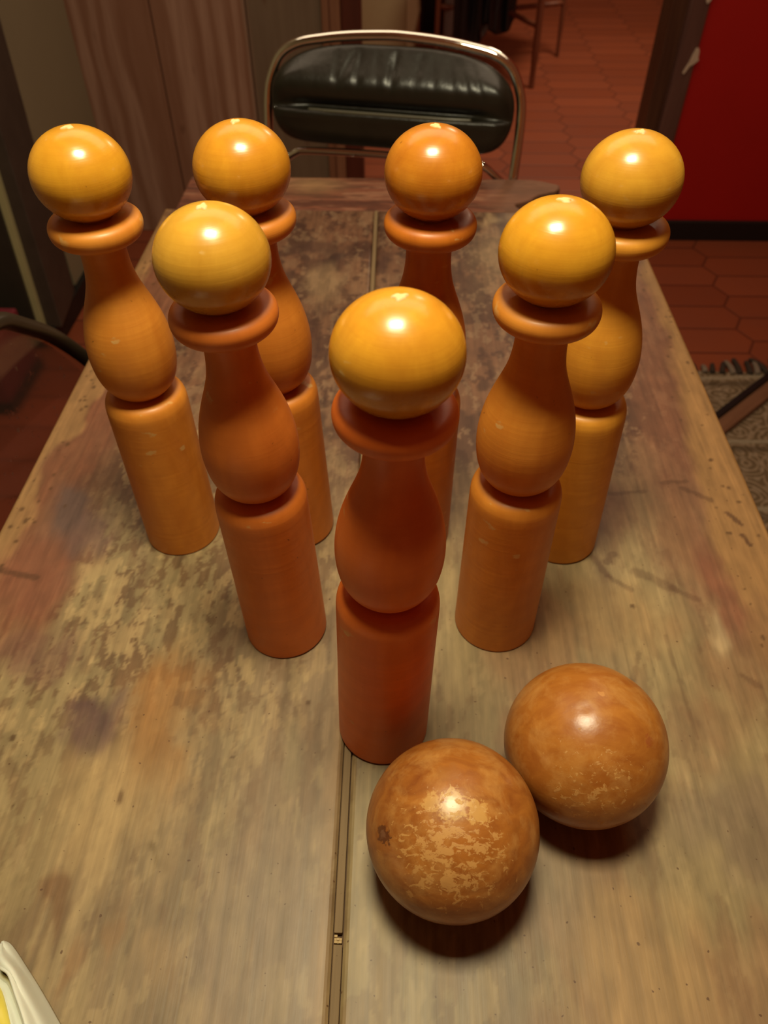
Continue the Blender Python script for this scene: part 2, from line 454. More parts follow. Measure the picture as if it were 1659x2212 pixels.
# dark pier that leans a little outward towards the top, standing on a black foot
def lean(x, z): return x + 0.037 * (z - 0.06)
pz0, pz1 = 0.062, 2.5
pier = hexa('trim_1', [(-1.15, 1.957, pz0), (-1.026, 1.957, pz0), (-1.052, 2.165, pz0), (-1.15, 2.165, pz0)],
            [(-1.15, 1.957, pz1), (lean(-1.026, pz1), 1.957, pz1), (lean(-1.052, pz1), 2.225, pz1), (-1.15, 2.225, pz1)], M_STONE, bevel=0.004)
struct(pier, 'dark grey brown wall pier standing on a black foot', 'pier')
ps = hexa('trim_2', [(-1.094, 1.940, 0.055), (-1.073, 1.940, 0.055), (-1.073, 1.960, 0.055), (-1.094, 1.960, 0.055)],
          [(lean(-1.094, pz1) + .05, 1.940, pz1), (lean(-1.073, pz1) + .05, 1.940, pz1), (lean(-1.073, pz1) + .05, 1.960, pz1), (lean(-1.094, pz1) + .05, 1.960, pz1)], M_STRIP)
struct(ps, 'pale green strip running up the dark pier', 'trim')
dl = hexa('door_1', [(-2.0, 1.930, 0.01), (-1.094, 1.930, 0.01), (-1.094, 1.962, 0.01), (-2.0, 1.962, 0.01)],
          [(-2.0, 1.930, 2.4), (lean(-1.094, 2.4) + .05, 1.930, 2.4), (lean(-1.094, 2.4) + .05, 1.962, 2.4), (-2.0, 1.962, 2.4)], M_DOOR)
struct(dl, 'dark door beside the pale green strip', 'door')
bb = box('baseboard_left', (-1.12, 1.945, 0.0), (-1.045, 2.72, 0.066), M_BLACK, bevel=0.004)
struct(bb, 'black skirting under the pier and plaster wall', 'baseboard')

# plank partition, far side of the table
bm = bmesh.new()
xs = [-1.07, -0.80, -0.503, -0.268]
for a, b, dy in zip(xs[:-1], xs[1:], (0.0, 0.002, 0.006)):
    add_box(bm, (a + 0.0015, 2.72 + dy, 0.0), (b - 0.0015, 2.76 + dy, 2.5), 0.003)
wb = bm_obj('wall_back', bm, M_PLANK); struct(wb, 'old wooden plank wall behind the leather chair', 'wall')
lp = box('trim_3', (-0.268, 2.708, 0.0), (-0.209, 2.77, 2.5), M_LPOST, bevel=0.004); struct(lp, 'lighter brown post at the end of the plank wall', 'trim')
gp = box('trim_4', (-0.2445, 2.7065, 0.0), (-0.2415, 2.709, 2.5), M_JAMB); struct(gp, 'dark joint line on the lighter brown post', 'trim')
lj = box('trim_5', (-0.209, 2.715, 0.0), (-0.146, 2.79, 2.5), M_JAMB, bevel=0.003); struct(lj, 'dark red door jamb next to the plank wall', 'trim')
# right of the opening: wooden post, red wall, black skirting
rp = box('trim_6', (0.800, 2.715, 0.0), (0.850, 2.83, 2.5), M_POSTD, bevel=0.004); struct(rp, 'dark brown inner jamb of the opening by the red wall', 'trim')
rc = box('trim_7', (0.846, 2.690, 0.0), (0.905, 2.83, 2.5), M_POSTL, bevel=0.006); struct(rc, 'mauve brown casing edging the red wall', 'trim')
rw = box('wall_right', (0.903, 2.700, 0.0), (3.4, 2.82, 2.5), M_RED); struct(rw, 'deep red painted wall', 'wall')
rb = box('baseboard_right', (0.903, 2.686, 0.0), (3.4, 2.705, 0.072), M_BLACK, bevel=0.003); struct(rb, 'black skirting under the red wall', 'baseboard')
def chip(name, pts, label):
    y0, y1 = 2.6865, 2.702
    n = len(pts)
    v = [(x, y0, z) for x, z in pts] + [(x, y1, z) for x, z in pts]
    f = [tuple(range(n)), tuple(range(2 * n - 1, n - 1, -1))] + [(i, i + n, (i + 1) % n + n, (i + 1) % n) for i in range(n)]
    o = mesh_obj(name, v, f, M_CHIP, rw)
    o['label'] = label
chip('paint_chip', [(0.882, 0.560), (0.890, 0.575), (0.900, 0.580), (0.913, 0.592), (0.909, 0.600), (0.908, 0.616), (0.904, 0.625), (0.896, 0.626), (0.890, 0.608), (0.884, 0.585), (0.878, 0.572), (0.872, 0.556), (0.877, 0.552)], 'bare whitish plaster chip at the edge of the red paint')
chip('paint_chip', [(0.893, 0.742), (0.901, 0.748), (0.906, 0.762), (0.906, 0.80), (0.893, 0.80), (0.888, 0.75)], 'upper bare whitish plaster chip')

# ------------------------------------------------------------------ room beyond the opening
fr = thing('cream_cabinet', 'tall cream cabinet with paler rounded edge in the far room', 'cabinet', (0, 0, 0))
box('cabinet_body', (-0.42, 5.0, 0.0), (-0.008, 5.25, 1.7), M_CREAM, fr, bevel=0.006)
bm = bmesh.new()
cols = []
for zz in np.linspace(0.0, 1.7, 35):
    bul = 0.026 * math.exp(-((zz - 0.21) / 0.09) ** 2)
    cols.append([(-0.008, 4.995, zz), (0.030 + bul, 4.992, zz), (0.043 + bul, 5.02, zz), (0.043 + bul, 5.22, zz), (-0.008, 5.25, zz)])
vv = [[bm.verts.new(p) for p in c] for c in cols]
for i in range(len(vv) - 1):
    for k in range(5):
        bm.faces.new((vv[i][k], vv[i][(k + 1) % 5], vv[i + 1][(k + 1) % 5], vv[i + 1][k]))
bm.faces.new(vv[0][::-1]); bm.faces.new(vv[-1])
e = bm_obj('side_panel', bm, M_CREAML, fr, smooth=False); e['label'] = 'paler rounded side panel'

bn = thing('black_bin', 'tall near black bin between the cream cabinet and the black garment', 'bin', (0.145, 5.38, 0))
prof = [(0.070, 0.0), (0.074, 0.004), (0.082, 0.30), (0.085, 0.45), (0.088, 0.455), (0.088, 0.47), (0.080, 0.472)]
lathe('bin_body', prof, M_BIN, bn, 48)
lathe('bin_lid', [(0.089, 0.472), (0.090, 0.48), (0.085, 0.497), (0.05, 0.508), (0.01, 0.512)], M_BIN, bn, 48)

# four-legged stool with crossed stretchers, black garment thrown over it
st = thing('side_table', 'thin legged red brown wooden side table in the far room under a black garment', 'table', (0.51, 4.87, 0))
legs = {'a': ((0.143, -0.494), 0.018), 'b': ((0.350, 0.055), 0.013), 'c': ((-0.143, 0.480), 0.013), 'd': ((-0.350, -0.05), 0.015)}
for k, ((lx, ly), lr) in legs.items():
    tube('leg', [(lx, ly, 0.0), (lx * 0.995, ly * 0.995, 0.05), (lx * 0.99, ly * 0.99, 0.28), (lx * 0.97, ly * 0.97, 0.62)], [lr * 0.8] * 6 + [lr] * 7, M_STOOL, st, seg=12, per=4)
hub = Vector((0.012, -0.01, 0.245))
for k, z in (('a', 0.278), ('b', 0.262), ('c', 0.255), ('d', 0.265)):
    (lx, ly), lr = legs[k]
    tube('stretcher', [hub, (lx * .5 + hub.x * .5, ly * .5 + hub.y * .5, (z + hub.z) / 2), (lx * .99, ly * .99, z)], 0.013, M_STOOL, st, seg=12, per=3)
q4 = [(legs[k][0][0] * 1.02, legs[k][0][1] * 1.02) for k in 'abcd']
hexa('table_top', [(x, y, 0.615) for x, y in q4], [(x, y, 0.64) for x, y in q4], M_STOOL, st, bevel=0.006)

# the garment: a hanging folded cloth shell hanging from the seat, gathered low
def cloth_strip(name, pts_low, z_top, mat, parent, amp, seed):
    """hanging cloth: lower outline as (x, y, z), pleated upward to z_top, with thickness"""
    n = len(pts_low) * 10
    low = smooth_path(pts_low, 10)
    verts = []; rows = 22
    for j in range(rows):
        t = j / (rows - 1)
        for i, p in enumerate(low):
            z = p.z + (z_top - p.z) * t
            ph = i / len(low) * 2 * PI
            off = amp * (math.sin(ph * 4 + seed + t * 1.5) * 0.6 + math.sin(ph * 9 + seed * 2 - t) * 0.4) * (0.5 + 0.5 * math.sin(t * 2.5 + seed))
            verts.append((p.x + off * 0.5, p.y + off, z))
    m = len(low); faces = []
    for j in range(rows - 1):
        for i in range(m - 1):
            faces.append((j * m + i, j * m + i + 1, (j + 1) * m + i + 1, (j + 1) * m + i))
    o = mesh_obj(name, verts, faces, mat, parent, smooth=True)
    s = o.modifiers.new('thick', 'SOLIDIFY'); s.thickness = 0.012; s.offset = 0
    return o
ga = thing('black_garment', 'black garment with grey lining draped from the side table in the far room', 'garment', (0, 0, 0))
drape_ = cloth_strip('drape', [(0.235, 4.83, 0.18), (0.27, 4.80, 0.10), (0.33, 4.77, 0.085), (0.385, 4.76, 0.10), (0.40, 4.755, 0.19), (0.43, 4.75, 0.20), (0.455, 4.75, 0.165), (0.50, 4.76, 0.150), (0.55, 4.78, 0.165), (0.575, 4.80, 0.215)], 0.60, M_CLOTH, ga, 0.03, 0.4)
l_ = cloth_strip('pleat', [(0.355, 4.825, 0.09), (0.40, 4.815, 0.105), (0.44, 4.80, 0.16), (0.47, 4.80, 0.19)], 0.56, M_CLOTHG, ga, 0.018, 1.9)
l_['label'] = 'grey lining showing between the black folds'
l_ = cloth_strip('pleat', [(0.205, 4.86, 0.12), (0.23, 4.84, 0.10), (0.255, 4.82, 0.13)], 0.58, M_CLOTHG, ga, 0.012, 3.1)
l_['label'] = 'pale grey fold at the edge'

# ------------------------------------------------------------------ rug and things on the floor
rg = thing('patterned_rug', 'brown grey paisley rug with fringed end on floor at right', 'rug', (0, 0, 0))
nx, ny = 40, 30
V = []; F = []
for j in range(ny + 1):
    for i in range(nx + 1):
        x = 0.62 + 1.5 * i / nx; y = 1.02 + 0.845 * j / ny
        ed = 0.010 * math.sin(x * 11) if j == ny else 0
        V.append((x, y + ed, 0.006 + 0.0015 * math.sin(x * 17) * math.sin(y * 13)))
nb = len(V)
V += [(x, y, 0.0005) for x, y, z in V]
S = nx + 1
for j in range(ny):
    for i in range(nx):
        q = (j * S + i, j * S + i + 1, (j + 1) * S + i + 1, (j + 1) * S + i)
        F.append(q); F.append(tuple(a + nb for a in q[::-1]))
for i in range(nx):
    for a, b in ((i, i + 1), (ny * S + i + 1, ny * S + i)):
        F.append((a, a + nb, b + nb, b))
for j in range(ny):
    for a, b in (((j + 1) * S, j * S), (j * S + nx, (j + 1) * S + nx)):
        F.append((a, a + nb, b + nb, b))
mesh_obj('rug_body', V, F, M_RUG, rg, smooth=False)
random.seed(3)
for k in range(26):
    x = 0.86 + k * 0.026 + random.uniform(-.005, .005)
    dx = random.uniform(-0.03, 0.02); ln = random.uniform(0.03, 0.085)
    y0 = 1.865 + 0.010 * math.sin(x * 11) - 0.012
    tube('tassel', [(x, y0, 0.010), (x + dx * .4, y0 + ln * .5, 0.013), (x + dx, y0 + ln, 0.007)], [0.0085] * 4 + [0.007] * 4 + [0.004], M_FRINGE_D if k % 3 != 1 else M_FRINGE_L, rg, seg=8, per=4)

bt = thing('wooden_bar', 'brown wooden bar with black edge lying across the patterned rug', 'bar', (0.99, 1.735, 0.008), (0, 0, math.radians(43)))
box('bar_body', (-0.42, -0.036, 0.0), (0.14, 0.004, 0.017), M_BATTEN, bt, bevel=0.002)
e = box('edge_strip', (-0.42, 0.004, 0.0), (0.14, 0.022, 0.026), M_BLACK, bt, bevel=0.002); e['label'] = 'black edge'

cb = thing('storage_box', 'small crimson box with black base on floor by the dark door', 'box', (-1.115, 1.72, 0))
box('box_body', (-0.30, -0.10, 0.03), (0.04, 0.12, 0.20), M_CRIMSON, cb, bevel=0.006)
box('box_base', (-0.305, -0.105, 0.0), (0.045, 0.125, 0.03), M_BLACK, cb)

# ------------------------------------------------------------------ table
TX0, TX1, TY0, TYJ, TY1, TZ = -0.4087, 0.3778, -0.32, 1.258, 1.394, 0.75
GX0, GX1 = -0.0405, -0.0330           # groove between the two boards
def gx(y, x):                         # the groove runs very slightly aslant
    return x - 0.0105 * (y - 0.2)

def vnoise(X, Y, sx, sy, seed, octaves=4, gain=0.55):
    out = np.zeros_like(X); amp = 1.0; tot = 0.0
    for o in range(octaves):
        r = np.random.default_rng(seed + o * 17); G = r.random((64, 64))
        fx = X / sx * (2 ** o) + 13.7; fy = Y / sy * (2 ** o) + 7.3
        ix = np.floor(fx).astype(int); iy = np.floor(fy).astype(int)
        tx = fx - ix; ty = fy - iy
        tx = tx * tx * (3 - 2 * tx); ty = ty * ty * (3 - 2 * ty)
        a = G[ix % 64, iy % 64]; b = G[(ix + 1) % 64, iy % 64]; c = G[ix % 64, (iy + 1) % 64]; d = G[(ix + 1) % 64, (iy + 1) % 64]
        out += amp * ((a * (1 - tx) + b * tx) * (1 - ty) + (c * (1 - tx) + d * tx) * ty); tot += amp; amp *= gain
    return out / tot

def sstep(a, b, x):
    t = np.clip((x - a) / (b - a), 0, 1); return t * t * (3 - 2 * t)

def wear_colour(X, Y):
    """stains and wear of the table top, in linear RGB, as a function of place on the table"""
    n = X.shape
    C = np.empty(n + (3,))
    def lay(mask, col, amt=1.0):
        m = (mask * amt)[..., None]
        C[:] = C * (1 - m) + np.array(col) * m
    wob = (vnoise(X, Y, .05, .09, 5) - .5)
    wx = X + wob * 0.05; wy = Y + (vnoise(X, Y, .05, .09, 9) - .5) * 0.10
    C[:] = (0.310, 0.225, 0.108)
    # broad tonal drift along the boards
    lay(sstep(.42, .62, vnoise(X, Y, .11, .30, 21)), (0.225, 0.150, 0.080), .75)
    lay(sstep(.55, .72, vnoise(X, Y, .07, .16, 33)), (0.36, 0.265, 0.13), .6)
    # greyer worn lane beside the joint
    lay(sstep(-.150, -.105, wx) * (1 - sstep(-.045, -.038, X)) * (1 - sstep(.42, .60, wy)), (0.270, 0.180, 0.105), .75)
    lay(sstep(-.06, -.045, X) * (1 - sstep(-.036, -.030, X)), (0.33, 0.20, 0.09), .5)
    # the darker, redder and mottled middle and far part of the top
    far = sstep(.46, .72, wy)
    lay(far, (0.170, 0.066, 0.034), .86)
    lay(far * sstep(.50, .60, vnoise(X, Y, .06, .09, 51)), (0.250, 0.132, 0.070), .7)
    lay(far * sstep(.53, .62, vnoise(X, Y, .045, .06, 57)), (0.070, 0.028, 0.016), .75)
    lay(far * sstep(.55, .62, vnoise(X, Y, .016, .024, 61, 5, .65)), (0.065, 0.023, 0.013), .65)
    lay(far * sstep(.57, .64, vnoise(X, Y, .011, .019, 65, 5, .65)), (0.30, 0.18, 0.10), .5)
    lay((1 - far) * sstep(.54, .62, vnoise(X, Y, .014, .036, 67, 5, .62)), (0.200, 0.115, 0.055), .45)
    lay((1 - far) * sstep(.56, .63, vnoise(X, Y, .013, .040, 69, 5, .62)), (0.44, 0.32, 0.16), .40)
    # flecked scuffing on the left board between .3 and .65
    fl_ = np.exp(-((X + .24) / .17) ** 2 - ((Y - .46) / .20) ** 2)
    lay(np.clip(fl_ * 1.6, 0, 1) * sstep(.50, .57, vnoise(X, Y, .011, .022, 71, 5, .65)), (0.150, 0.075, 0.034), .70)
    lay(np.clip(fl_ * 1.5, 0, 1) * sstep(.55, .61, vnoise(X, Y, .012, .026, 77, 5, .65)), (0.50, 0.35, 0.165), .62)
    # red stain that follows the left edge, then pale bare edge
    red = sstep(-.41, -.375, wx) * (1 - sstep(-.345, -.300, wx)) * (1 - sstep(1.05, 1.2, Y)) * sstep(.30, .42, wy)
    lay(red, (0.225, 0.082, 0.040), .85)
    lay((1 - sstep(-.392, -.378, wx + wob * .03)) * sstep(.35, .5, Y), (0.36, 0.195, 0.078), .85)
    # the right board: red band, then an orange-yellow bare edge
    xb = 0.318 + 0.085 * np.clip(Y - .5, 0, 1)
    lay(sstep(xb - .085, xb - .02, wx) * sstep(.40, .48, wy) * (1 - sstep(1.0, 1.2, Y)), (0.235, 0.095, 0.050), .72)
    lay(sstep(xb - .008, xb + .010, X + wob * .035) * sstep(.30, .40, wy), (0.355, 0.190, 0.070), .88)
    lay(sstep(.53, .70, vnoise(X, Y, .09, .14, 91)) * sstep(.0, .1, X) * (1 - far), (0.27, 0.135, 0.062), .6)
    # single stains: (x, y, rx, ry, rgb, strength)
    for (x, y, rx, ry, col, a) in [
        (-.249, .285, .022, .022, (0.115, 0.055, 0.055), .8), (-.235, .297, .012, .018, (0.10, 0.05, 0.05), .6),
        (-.195, .318, .026, .060, (0.37, 0.165, 0.040), .75), (-.180, .28, .016, .035, (0.37, 0.18, 0.05), .6),
        (-.357, .462, .040, .050, (0.245, 0.090, 0.048), .7), (-.345, .545, .022, .045, (0.135, 0.085, 0.072), .85),
        (-.325, .50, .020, .040, (0.15, 0.085, 0.07), .75), (-.303, .352, .030, .020, (0.18, 0.085, 0.06), .65), (-.335, .375, .03, .02, (0.19, 0.08, 0.055), .6),
        (-.108, 1.073, .022, .035, (0.050, 0.020, 0.014), .9), (-.140, 1.12, .035, .028, (0.085, 0.036, 0.022), .75), (-.085, 1.05, .012, .02, (0.06, 0.02, 0.012), .7),
        (-.116, 1.004, .030, .050, (0.36, 0.23, 0.12), .6), (-.120, .955, .02, .03, (0.10, 0.045, 0.025), .6), (-.06, .93, .02, .03, (0.10, 0.045, 0.025), .5),
        (.144, 1.236, .030, .020, (0.40, 0.27, 0.14), .7), (.15, 1.10, .05, .08, (0.36, 0.24, 0.12), .5),
        (.255, .214, .045, .032, (0.235, 0.165, 0.10), .7), (.29, .24, .03, .03, (0.24, 0.16, 0.10), .6),
        (-.085, .167, .035, .060, (0.265, 0.185, 0.11), .6), (-.078, .275, .012, .020, (0.22, 0.165, 0.085), .6),
        (.113, .205, .03, .06, (0.29, 0.21, 0.125), .55), (.16, .13, .045, .05, (0.48, 0.30, 0.12), .5),
        (.187, .41, .045, .05, (0.46, 0.29, 0.12), .5), (.311, .445, .016, .055, (0.225, 0.075, 0.04), .7), (.294, .403, .008, .022, (0.55, 0.40, 0.22), .6),
        (.214, .565, .045, .035, (0.24, 0.11, 0.06), .55), (.25, .30, .03, .03, (0.26, 0.14, 0.07), .45), (.345, .29, .03, .04, (0.22, 0.11, 0.055), .5),
        (-.211, .229, .05, .05, (0.48, 0.32, 0.14), .6), (-.203, .236, .004, .006, (0.16, 0.085, 0.03), .85), (-.168, .198, .005, .007, (0.19, 0.12, 0.045), .8),
        (-.246, .178, .006, .014, (0.19, 0.09, 0.035), .75), (-.225, .14, .006, .02, (0.25, 0.13, 0.05), .6), (-.20, .12, .006, .02, (0.26, 0.14, 0.055), .6),
        (-.15, .13, .03, .02, (0.43, 0.27, 0.12), .4)]:
        m = np.exp(-(((wx - x + wob * .02) / rx) ** 2 + ((wy - y) / ry) ** 2) ** 1.4)
        lay(np.clip(m * 1.25, 0, 1), col, a)
    # short dark gouges: (x0, y0, x1, y1, width)
    for (x0, y0, x1, y1, w, a) in [(.343, .556, .352, .540, .0028, .9), (.349, .525, .353, .511, .0026, .95), (.190, .497, .203, .468, .0035, .55), (.203, .468, .222, .452, .003, .5),
                                   (.205, .486, .214, .496, .004, .6), (.232, .474, .262, .455, .006, .5), (.262, .455, .282, .441, .003, .45), (-.395, .462, -.352, .452, .004, .8), (-.41, .472, -.39, .458, .003, .7),
                                   (.285, .60, .312, .603, .003, .6), (.213, .58, .262, .586, .003, .55), (.305, .592, .330, .575, .0035, .6), (.305, .905, .318, .915, .006, .6), (.215, .38, .200, .34, .0022, .4),
                                   (.140, .36, .205, .352, .0012, .4), (.243, .40, .246, .30, .0018, .4), (.3, .36, .31, .35, .003, .5), (.165, .96, .185, .92, .004, .5), (.12, .30, .16, .31, .0008, .4)]:
        px, py = X - x0, Y - y0; vx, vy = x1 - x0, y1 - y0; L2 = vx * vx + vy * vy
        t = np.clip((px * vx + py * vy) / L2, 0, 1)
        d = np.hypot(px - t * vx, py - t * vy) + (vnoise(X, Y, .006, .006, 99, 2) - .5) * w * 1.2
        lay(1 - sstep(w * .6, w * 1.3, d), (0.095, 0.040, 0.018), a * .85)
    # worm holes and ink specks
    r = np.random.default_rng(42)
    for k in range(150):
        if k < 75: x = r.uniform(-.40, -.375); y = r.uniform(.45, 1.2)
        elif k < 115: x = r.uniform(.325, .376); y = r.uniform(.35, 1.1)
        else: x = r.uniform(-.38, .37); y = r.uniform(.08, 1.2)
        w = r.uniform(.0009, .0026)
        sel = (np.abs(X - x) < .01) & (np.abs(Y - y) < .012)
        if sel.any():
            d = np.hypot(X[sel] - x, (Y[sel] - y) * r.uniform(.5, 1.2))
            m = (1 - sstep(w * .6, w * 1.4, d))[:, None] * .8
            C[sel] = C[sel] * (1 - m) + np.array((0.10, 0.045, 0.015)) * m
    # fine mottling
    C *= 0.76 * (0.78 + 0.44 * vnoise(X, Y, .006, .018, 123, 3))[..., None]
    C *= (0.84 + 0.32 * vnoise(X, Y, .004, .20, 133, 3))[..., None]
    return np.clip(C, 0.01, 0.9)

def end_colour(X, Y):
    C = np.empty(X.shape + (3,)); C[:] = (0.175, 0.056, 0.028)
    def lay(m, col, a=1.0):
        m = (m * a)[..., None]; C[:] = C * (1 - m) + np.array(col) * m
    lay(sstep(.5, .60, vnoise(X, Y, .10, .014, 3, 5, .65)), (0.260, 0.120, 0.068), .8)
    lay(sstep(.52, .60, vnoise(X, Y, .09, .016, 8, 5, .65)), (0.070, 0.020, 0.010), .75)
    lay(np.exp(-((X + .165) / .05) ** 2 - ((Y - 1.36) / .035) ** 2), (0.30, 0.17, 0.075), .8)
    lay(sstep(.12, .18, X), (0.17, 0.085, 0.048), .6)
    return np.clip(C * (0.8 + .4 * vnoise(X, Y, .02, .006, 31, 3))[..., None], .01, .9)

def slab_grid(name, fx0, fx1, y0, y1, z, thick, nx, ny, colour, mat, parent, warp=0.0):
    """board with a finely divided upper face; fx0/fx1 give its side edges along y"""
    ys = np.linspace(y0, y1, ny + 1); us = np.linspace(0, 1, nx + 1)
    X = np.empty((ny + 1, nx + 1)); Y = np.repeat(ys[:, None], nx + 1, 1)
    for j, y in enumerate(ys): X[j] = fx0(y) + (fx1(y) - fx0(y)) * us
    Z = np.full_like(X, z)
    edge = np.minimum(np.minimum(X - X[:, :1], X[:, -1:] - X), np.minimum(Y - y0, y1 - Y))
    Z = Z - 0.0022 * np.clip(1 - edge / 0.004, 0, 1) ** 2
    V = np.stack([X, Y, Z], -1).reshape(-1, 3)
    S = nx + 1
    J, I = np.meshgrid(np.arange(ny), np.arange(nx), indexing='ij')
    a = (J * S + I).ravel()
    quads = np.stack([a, a + 1, a + S + 1, a + S], -1)
    # skirt + underside
    ring = list(range(0, nx + 1)) + [j * S + nx for j in range(1, ny + 1)] + [ny * S + i for i in range(nx - 1, -1, -1)] + [j * S for j in range(ny - 1, 0, -1)]
    nb = len(V)
    low = V[ring].copy(); low[:, 2] = z - thick
    V2 = np.concatenate([V, low]); m = len(ring)
    faces = quads.tolist() + [[ring[(k + 1) % m], ring[k], nb + k, nb + (k + 1) % m] for k in range(m)] + [[nb + k for k in range(m - 1, -1, -1)]]
    me = bpy.data.meshes.new(name); me.from_pydata(V2.tolist(), [], faces); me.update()
    C = colour(V2[:, 0], V2[:, 1])
    at = me.color_attributes.new('wear', 'FLOAT_COLOR', 'POINT')
    at.data.foreach_set('color', np.concatenate([C, np.ones((len(C), 1))], 1).astype(np.float32).ravel())
    me.materials.append(mat)
    o = bpy.data.objects.new(name, me)
    return link(o, parent)

tb = thing('wooden_table', 'old worn wooden table with stained planks under the skittles', 'table', (0, 0, 0))
# table parts are modelled in room coordinates under an empty at the origin
o = slab_grid('plank', lambda y: TX0, lambda y: gx(y, GX0), TY0, TYJ, TZ, 0.035, 190, 800, wear_colour, M_TABLE, tb); o['label'] = 'left plank with dark blotches'
o = slab_grid('plank', lambda y: gx(y, GX1), lambda y: TX1, TY0, TYJ, TZ, 0.035, 210, 800, wear_colour, M_TABLE, tb); o['label'] = 'right plank with a bare yellowish edge'
def end_right(y):
    t = (y - TYJ) / (TY1 - TYJ)
    return 0.195 + 0.085 * min(1, max(0, (t - .25) / .5)) - 0.055 * max(0, (t - .82) / .18) + 0.004 * math.sin(y * 160)
slab_grid('end_board', lambda y: -0.392, end_right, TYJ + 0.0018, TY1, TZ - 0.0008, 0.034, 330, 60, end_colour, M_TEND, tb)['label'] = 'reddish end board across the far end'
# bed of the groove and the two lengths of loose strip in it
def strip_box(name, x0, x1, ya, yb, z0, z1, mat, parent):
    return hexa(name, [(gx(ya, x0), ya, z0), (gx(ya, x1), ya, z0), (gx(yb, x1), yb, z0), (gx(yb, x0), yb, z0)],
                [(gx(ya, x0), ya, z1), (gx(ya, x1), ya, z1), (gx(yb, x1), yb, z1), (gx(yb, x0), yb, z1)], mat, parent, bevel=0.0006)
strip_box('groove_bed', GX0 - .0005, GX1 + .0005, TY0, TYJ, TZ - .030, TZ - .006, M_GROOVE, tb)
strip_box('joint_strip', GX0 + .0008, GX1 - .0010, 0.1495, TYJ, TZ - .006, TZ - .0006, M_SPLINE, tb)
strip_box('joint_strip', GX0 + .0008, GX1 - .0006, TY0, 0.1425, TZ - .006, TZ - .0008, M_SPLINE, tb)
bm = bmesh.new()
for k in range(7):
    add_box(bm, (gx(.146, GX0) + .001 + (k % 3) * .0016, .1435 + (k // 3) * .0018, TZ - .006), (gx(.146, GX0) + .0032 + (k % 3) * .0016, .1452 + (k // 3) * .0018, TZ - .002 - .0006 * (k % 2)), 0.0003)
bm_obj('splinters', bm, M_SPLINTER, tb)
for sx in (-0.345, 0.315):
    for sy in (-0.24, 1.17):
        bm = bmesh.new(); add_box(bm, (sx - .03, sy - .03, 0.0), (sx + .03, sy + .03, TZ - .035), 0.006)
        bm_obj('leg', bm, M_TLEG, tb)
for x in (-0.345, 0.315): box('apron', (x - .011, -.21, .62), (x + .011, 1.14, TZ - .035), M_TLEG, tb)
for y in (-0.24, 1.17): box('apron', (-.315, y - .011, .62), (.285, y + .011, TZ - .035), M_TLEG, tb)

# ------------------------------------------------------------------ skittles
S = 0.39
def sm(pts, per=6):
    return [(max(p.x, 0.0008), p.z) for p in smooth_path([(r, 0, z) for r, z in pts], per)]
def scl(p): return [(r * S, z * S) for r, z in p]
BASE = scl([(0.0885, 0.0), (0.0915, 0.0015), (0.0926, 0.004)] + sm([(0.0926, 0.006), (0.0916, 0.13), (0.0903, 0.27), (0.0897, 0.380), (0.0893, 0.418), (0.0876, 0.434), (0.0828, 0.4465), (0.0745, 0.4535), (0.0630, 0.4560)]) + [(0.044, 0.4560)])
BELLY = scl([(0.046, 0.4535)] + sm([(0.0475, 0.4545), (0.0500, 0.4600), (0.0580, 0.4660), (0.0680, 0.4765), (0.0765, 0.4915), (0.0830, 0.5110), (0.0868, 0.5350), (0.0881, 0.5600), (0.0868, 0.5850), (0.0830, 0.611), (0.0765, 0.638), (0.0672, 0.666), (0.0575, 0.692), (0.0500, 0.715), (0.0455, 0.738), (0.0432, 0.762), (0.0435, 0.785), (0.0470, 0.800)]) + [(0.050, 0.8035)])
COLLAR = scl([(0.049, 0.8030)] + sm([(0.051, 0.8033), (0.0640, 0.8045), (0.0755, 0.8085), (0.0825, 0.8160), (0.0852, 0.8255), (0.0846, 0.8345), (0.0808, 0.8420), (0.0735, 0.8468), (0.0620, 0.8488), (0.050, 0.8480)]) + [(0.040, 0.8470)])
hp = [(0.036, 0.8465), (0.0375, 0.850)]
for k in range(1, 30):
    a = -PI / 2 + PI * k / 30
    r = 0.0858 * math.cos(a); z = 0.9205 + 0.0782 * math.sin(a)
    if z > 0.8545: hp.append((r, z))
HEAD = scl(hp + [(0.0045, 0.9982)])
TIP = scl([(0.0105, 0.9940), (0.0102, 0.9972), (0.0085, 0.9998), (0.005, 1.0008), (0.001, 1.0003)])

def make_skittle(mat, label):
    root = thing('skittle', label, 'skittle', group='wooden skittles standing on the table')
    lathe('base', BASE, mat[1], root); lathe('belly', BELLY, mat[1], root); lathe('collar', COLLAR, mat[1], root)
    hd = lathe('head', HEAD, mat[0], root)
    tp = lathe('tip', TIP, M_TIP, hd, 24); tp['label'] = 'bare pale wood nub on the crown'
    # the nub is a broken-off stub: ragged outline
    for v in tp.data.vertices:
        a = math.atan2(v.co.y, v.co.x); f = 1 + .22 * math.sin(3 * a + 1) + .14 * math.sin(5 * a)
        v.co.x *= f; v.co.y *= f * .8
    return root
def copy_tree(o, parent=None):
    c = o.copy(); COL.objects.link(c)
    if parent is not None: c.parent = parent
    for ch in list(o.children): copy_tree(ch, c)
    return c

